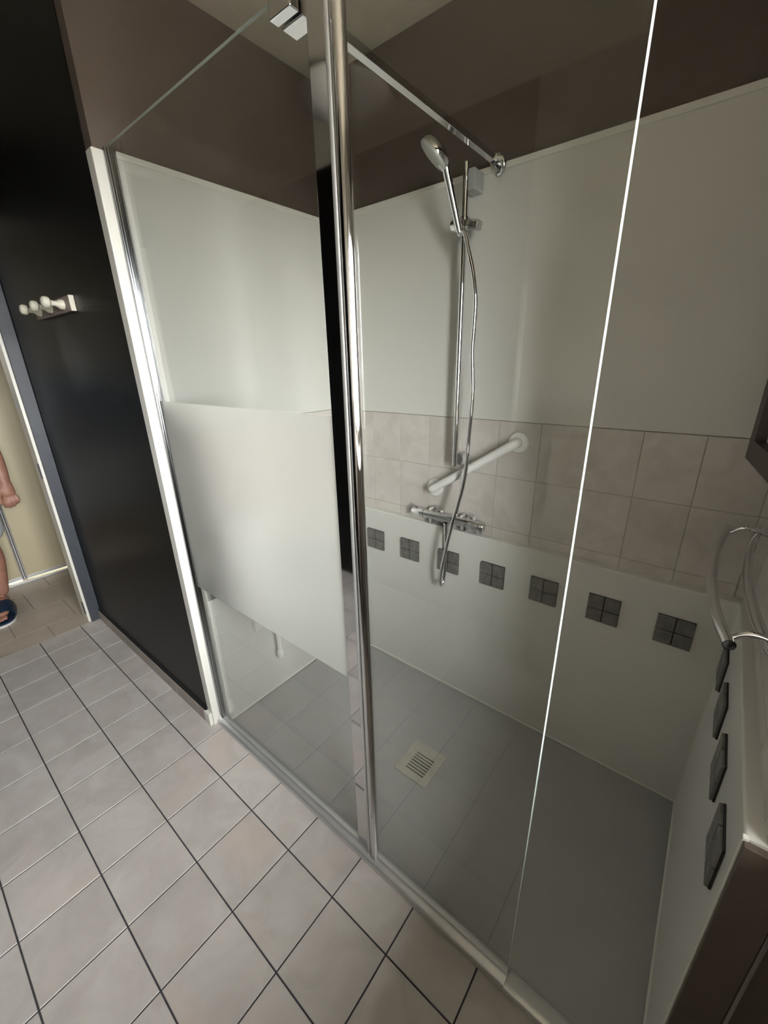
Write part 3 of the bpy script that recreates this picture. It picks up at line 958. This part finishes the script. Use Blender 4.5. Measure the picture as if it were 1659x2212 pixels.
# ------------------------------------------------------------------ things only seen mirrored in the glass, then an unseen chest added for shade
lp = thing('ceiling_lamp', 'round opal glass ceiling lamp mirrored in the shower glass', 'ceiling lamp', (0.64, -0.92, 2.36))
lathe('base', (0.64, -0.92, ZC), (0, 0, -1), [(0, 0.0), (0.12, 0.0), (0.12, 0.02), (0, 0.02)], 'pvc', lp, 36)
lathe('shade', (0.64, -0.92, ZC-0.02), (0, 0, -1), [(0.165, 0.0), (0.172, 0.012), (0.160, 0.035), (0.125, 0.058), (0.07, 0.073), (0, 0.078)], 'lamp_glass', lp, 40)

cb = thing('low_cabinet', 'taupe low cabinet by the cream wall, mirrored in the right pane', 'cabinet', (1.75, -1.25, 0.0))
box('body', (1.50, YO+0.002, 0.06), (2.05, -1.122, 1.28), 'cabinet', cb, 0.002)
box('plinth', (1.51, YO+0.002, 0.0), (2.04, -1.14, 0.06), 'cabinet', cb)
for x0, x1 in ((1.503, 1.773), (1.777, 2.047)):
    d = box('door', (x0, -1.1215, 0.07), (x1, -1.104, 1.27), 'cabinet', cb, 0.002)
    box('handle', ((x0+x1)/2-0.05, -1.103, 1.18), ((x0+x1)/2+0.05, -1.090, 1.188), 'satin', d, 0.002)

ch = thing('shading_chest', 'unseen taupe chest of drawers added below the window to shade the floor', 'chest', (2.64, -0.66, 0.0))  # added to keep window light off the near floor
box('carcass', (2.36, -1.30, 0.05), (2.93, -0.06, 1.005), 'chest', ch, 0.003)
box('plinth', (2.38, -1.28, 0.0), (2.92, -0.08, 0.05), 'chest', ch)
box('top', (2.345, -1.31, 1.005), (2.935, -0.055, 1.03), 'chest', ch, 0.004)
for k in range(3):
    d = box('drawer', (2.348, -1.285, 0.07+0.308*k), (2.3598, -0.075, 0.365+0.308*k), 'chest', ch, 0.002)
    for y in (-1.0, -0.36):
        lathe('knob', (2.348, y, 0.22+0.308*k), (-1, 0, 0), [(0, 0), (0.006, 0), (0.006, 0.01), (0.013, 0.016), (0.012, 0.024), (0, 0.027)], 'satin', d, 18)

# ------------------------------------------------------------------ hallway fill light, added out of view
hl = thing('hallway_fill_lamp', 'small round ceiling lamp added out of view as hallway fill light', 'ceiling lamp', (-1.28, -1.75, 2.36))
lathe('shade', (-1.28, -1.75, ZC), (0, 0, -1), [(0.13, 0.0), (0.135, 0.02), (0.11, 0.05), (0.05, 0.065), (0, 0.068)], 'lamp_glass', hl, 32)
ld = bpy.data.lights.new('hallway_fill', 'AREA'); ld.shape = 'DISK'; ld.size = 0.3; ld.energy = HALL_FILL_WATTS; ld.color = (1.0, 0.93, 0.80)  # weak warm fill for the hallway, no such lamp in sight
lo = bpy.data.objects.new('hallway_fill', ld); COL.objects.link(lo); lo.location = (-1.28, -1.75, 2.375)


# ------------------------------------------------------------------ person standing in the hallway
def skin_chain(name, verts, edges, radii, sub=2):
    me = bpy.data.meshes.new(name)
    me.from_pydata([tuple(v) for v in verts], edges, [])
    o = bpy.data.objects.new(name, me)
    COL.objects.link(o)
    sm = o.modifiers.new('skin', 'SKIN')
    sm.use_smooth_shade = True
    for i, r in enumerate(radii):
        sv = me.skin_vertices[0].data[i]
        sv.radius = r if isinstance(r, tuple) else (r, r)
        sv.use_root = (i == 0)
    ss = o.modifiers.new('sub', 'SUBSURF'); ss.levels = sub; ss.render_levels = sub
    dg = bpy.context.evaluated_depsgraph_get()
    m2 = bpy.data.meshes.new_from_object(o.evaluated_get(dg))
    bpy.data.objects.remove(o)
    return m2


def remeshed(meshes, voxel, smooth=4):
    bm = bmesh.new()
    for me in meshes:
        bm.from_mesh(me)
    me = bpy.data.meshes.new('tmp'); bm.to_mesh(me); bm.free()
    o = bpy.data.objects.new('tmp', me); COL.objects.link(o)
    rm = o.modifiers.new('r', 'REMESH'); rm.mode = 'VOXEL'; rm.voxel_size = voxel; rm.use_smooth_shade = True
    s = o.modifiers.new('s', 'SMOOTH'); s.factor = 0.5; s.iterations = smooth
    dg = bpy.context.evaluated_depsgraph_get()
    m2 = bpy.data.meshes.new_from_object(o.evaluated_get(dg))
    bpy.data.objects.remove(o)
    for p in m2.polygons:
        p.use_smooth = True
    return m2


def person():
    PX, PY = -1.36, -0.575
    root = thing('person', 'person in pale shorts and navy sandals standing in the hallway, cut by left edge', 'person', (PX, PY, 0.0))

    def W(f, l, z):     # forward, to the person's left, height
        return Vector((PX+f, PY+l, z))
    body = []
    # trunk, legs, neck
    v = [W(0.00, 0, 0.93), W(0.015, 0, 1.06), W(0.02, 0, 1.20), W(0.01, 0, 1.33), W(-0.01, 0, 1.43), W(0.0, 0, 1.50), W(0.015, 0, 1.56)]
    r = [(0.165, 0.12), (0.16, 0.125), (0.165, 0.12), (0.17, 0.11), (0.11, 0.075), 0.056, 0.055]
    e = [(i, i+1) for i in range(6)]
    for s in (1, -1):
        b0 = len(v)
        v += [W(0.0, s*0.095, 0.86), W(0.01, s*0.118, 0.68), W(0.015, s*0.150, 0.50), W(-0.005, s*0.170, 0.36), W(0.0, s*0.160, 0.22), W(0.0, s*0.143, 0.10)]
        r += [0.098, 0.084, 0.062, 0.062, 0.047, 0.040]
        e += [(0, b0)] + [(b0+i, b0+i+1) for i in range(5)]
    body.append(skin_chain('trunk', v, e, r))
    # feet
    for s in (1, -1):
        d = -0.05 if s > 0 else 0.05
        v = [W(0.0, s*0.140, 0.085), W(-0.035, s*0.140, 0.06), W(0.05, s*0.135+d*0.2, 0.072), W(0.12, s*0.130+d*0.5, 0.055), W(0.185, s*0.125+d*0.8, 0.045)]
        e = [(0, 1), (0, 2), (2, 3), (3, 4)]
        body.append(skin_chain('foot', v, e, [0.042, 0.038, 0.040, (0.046, 0.030), (0.046, 0.020)]))
        for k in range(5):
            off = (-0.036+0.018*k)*s*-1
            L = (0.045, 0.038, 0.034, 0.029, 0.024)[k if s > 0 else k]
            # big toe is on the inner side
            y = s*0.122 + d*0.85 + (-s)*(0.036-0.018*k)
            a = W(0.185, y, 0.044); b = W(0.200+L*0.6, y+d*0.12, 0.042); c = W(0.205+L, y+d*0.16, 0.037)
            rr = 0.0125 if k == 0 else 0.0085
            body.append(skin_chain('toe', [a, b, c], [(0, 1), (1, 2)], [rr, rr, rr*0.85]))
    # arms
    for s in (1, -1):
        v = [W(-0.01, s*0.10, 1.41), W(-0.015, s*0.190, 1.395), W(-0.03, s*0.262, 1.25), W(-0.03, s*0.318, 1.10), W(0.00, s*0.333, 0.97), W(0.022, s*0.335, 0.86), W(0.036, s*0.333, 0.775)]
        e = [(i, i+1) for i in range(6)]
        body.append(skin_chain('arm', v, e, [0.06, 0.064, 0.054, 0.048, 0.047, 0.039, (0.036, 0.028)]))
        # relaxed hand, back of the hand turned forward and outward
        wr_ = W(0.028, s*0.334, 0.84)
        palm = [wr_, W(0.045, s*0.335, 0.77), W(0.050, s*0.336, 0.725)]
        body.append(skin_chain('palm', palm, [(0, 1), (1, 2)], [0.033, (0.039, 0.025), (0.041, 0.022)]))
        for k in range(4):
            t = (-0.033+0.022*k)         # index (inner) to little finger (outer)
            L = (0.042, 0.046, 0.043, 0.034)[k]
            a = W(0.049, s*(0.336+t*0.9), 0.735)
            b = W(0.060, s*(0.337+t), 0.735-L*0.95)
            c = W(0.044, s*(0.335+t*0.92), 0.735-L*1.55)
            d_ = W(0.020, s*(0.333+t*0.85), 0.735-L*1.62)
            body.append(skin_chain('finger', [a, b, c, d_], [(0, 1), (1, 2), (2, 3)], [0.0115, 0.0105, 0.0095, 0.0085]))
        th = [W(0.045, s*0.312, 0.79), W(0.060, s*0.290, 0.755), W(0.066, s*0.284, 0.715), W(0.064, s*0.288, 0.690)]
        body.append(skin_chain('thumb', th, [(0, 1), (1, 2), (2, 3)], [0.0155, 0.0135, 0.0115, 0.010]))
    # head
    v = [W(0.015, 0, 1.55), W(0.022, 0, 1.62), W(0.015, 0, 1.68), W(0.005, 0, 1.74)]
    body.append(skin_chain('head', v, [(0, 1), (1, 2), (2, 3)], [(0.055, 0.055), (0.066, 0.080), (0.076, 0.096), (0.062, 0.078)]))
    v = [W(0.100, 0, 1.665), W(0.112, 0, 1.645), W(0.118, 0, 1.625), W(0.100, 0, 1.618)]
    body.append(skin_chain('nose', v, [(0, 1), (1, 2), (2, 3)], [0.011, 0.012, 0.016, 0.014]))
    v = [W(0.080, 0, 1.565), W(0.092, 0, 1.555)]
    body.append(skin_chain('chin', v, [(0, 1)], [0.028, 0.020]))
    for s in (1, -1):
        v = [W(0.0, s*0.074, 1.665), W(-0.008, s*0.084, 1.645), W(0.0, s*0.078, 1.618)]
        body.append(skin_chain('ear', v, [(0, 1), (1, 2)], [0.012, 0.015, 0.010]))
    me = remeshed(body, 0.0055, 3)
    me.materials.append(M['skin'])
    c = Vector((PX, PY, 0))
    me.transform(Matrix.Translation(-c))
    b = obj_me('body', me, None, root, c)
    # face
    for s in (1, -1):
        ey = lathe('eye', W(0.088, s*0.032, 1.668), (1, 0, 0), [(0, -0.012), (0.009, -0.008), (0.012, 0.0), (0.009, 0.008), (0, 0.011)], 'eye', b, 16)
        lathe('iris', W(0.0975, s*0.032, 1.668), (1, 0, 0), [(0, 0), (0.005, 0), (0.004, 0.002), (0, 0.0025)], 'iris', b, 14)
        tube('eyebrow', [W(0.100, s*0.015, 1.690), W(0.100, s*0.032, 1.695), W(0.090, s*0.050, 1.690)], [0.003, 0.004, 0.002], 'hair', b, 10)
    tube('mouth', smooth_pts([W(0.088, 0.026, 1.593), W(0.103, 0.010, 1.596), W(0.105, 0.0, 1.595), W(0.103, -0.010, 1.596), W(0.088, -0.026, 1.593)], 4), 0.005, 'lip', b, 10)
    v = [W(-0.045, 0, 1.66), W(-0.015, 0, 1.735), W(0.035, 0, 1.755)]
    hm = skin_chain('hair', v, [(0, 1), (1, 2)], [(0.086, 0.075), (0.090, 0.088), (0.072, 0.062)])
    hm.materials.append(M['hair']); hm.transform(Matrix.Translation(-c)); obj_me('hair', hm, None, root, c)
    # clothes
    v = [W(0.0, 0, 1.04), W(0.0, 0, 0.93)]
    r = [(0.178, 0.138), (0.178, 0.138)]
    e = [(0, 1)]
    for s in (1, -1):
        b0 = len(v)
        v += [W(0.0, s*0.100, 0.84), W(0.01, s*0.135, 0.66), W(0.015, s*0.172, 0.44)]
        r += [0.126, 0.128, 0.142]
        e += [(1, b0), (b0, b0+1), (b0+1, b0+2)]
    sm = remeshed([skin_chain('shorts', v, e, r)], 0.009, 3)
    sm.materials.append(M['shorts']); sm.transform(Matrix.Translation(-c)); obj_me('shorts', sm, None, root, c)
    v = [W(0.01, 0, 0.85), W(0.018, 0, 1.04), W(0.022, 0, 1.20), W(0.012, 0, 1.33), W(-0.008, 0, 1.42), W(0.0, 0, 1.475)]
    r = [(0.188, 0.148), (0.182, 0.150), (0.184, 0.142), (0.188, 0.130), (0.128, 0.094), 0.068]
    e = [(i, i+1) for i in range(5)]
    for s in (1, -1):
        b0 = len(v)
        v += [W(-0.012, s*0.19, 1.392), W(-0.028, s*0.25, 1.27), W(-0.030, s*0.282, 1.20)]
        r += [0.080, 0.074, 0.074]
        e += [(4, b0), (b0, b0+1), (b0+1, b0+2)]
    sm = remeshed([skin_chain('shirt', v, e, r)], 0.009, 3)
    sm.materials.append(M['shirt']); sm.transform(Matrix.Translation(-c)); obj_me('shirt', sm, None, root, c)
    # sandals: foot-shaped sole with a broad strap
    for s in (1, -1):
        d = -0.05 if s > 0 else 0.05
        outline = [(-0.085, 0.0), (-0.080, 0.030), (-0.04, 0.043), (0.04, 0.045), (0.12, 0.055), (0.18, 0.056), (0.22, 0.045), (0.245, 0.018), (0.248, -0.015), (0.23, -0.042),
                   (0.17, -0.050), (0.10, -0.042), (0.03, -0.036), (-0.04, -0.038), (-0.078, -0.026)]
        ctr = lambda f: s*0.137 + d*max(0, f)/0.25
        for nm, z0, z1, mt_, grow in (('sandal_sole', 0.001, 0.014, 'sole', 1.0), ('footbed', 0.0141, 0.024, 'navy', 0.97)):
            bm = bmesh.new()
            ring = smooth_pts([(f*grow, l*grow, 0) for f, l in outline + [outline[0]]], 3)[:-1]
            lo_ = [bm.verts.new(W(p.x, ctr(p.x)+s*p.y, z0)) for p in ring]
            hi_ = [bm.verts.new(W(p.x, ctr(p.x)+s*p.y, z1)) for p in ring]
            n = len(ring)
            for k in range(n):
                bm.faces.new((lo_[k], lo_[(k+1) % n], hi_[(k+1) % n], hi_[k]))
            bm.faces.new(list(reversed(lo_))); bm.faces.new(hi_)
            sole = obj(nm, bm, mt_, root)
        # strap: arch over the forefoot
        bm = bmesh.new()
        grid = []
        for i, f in enumerate((0.065, 0.095, 0.125, 0.155, 0.175)):
            row = []
            h = (0.104, 0.100, 0.090, 0.078, 0.072)[i]
            for k in range(13):
                a = math.pi*k/12
                l = 0.058*math.cos(a)
                z = 0.012 + (h-0.012)*math.sin(a)**0.75
                row.append(bm.verts.new(W(f - 0.012*abs(math.cos(a)), ctr(f)+s*(0.003+l), z)))
            grid.append(row)
        for a, b2 in zip(grid, grid[1:]):
            for k in range(12):
                f = bm.faces.new((a[k], a[k+1], b2[k+1], b2[k])); f.smooth = True
        bmesh.ops.recalc_face_normals(bm, faces=bm.faces)
        bmesh.ops.solidify(bm, geom=bm.faces[:], thickness=0.004)
        obj('strap', bm, 'navy', root)
    return root


person()
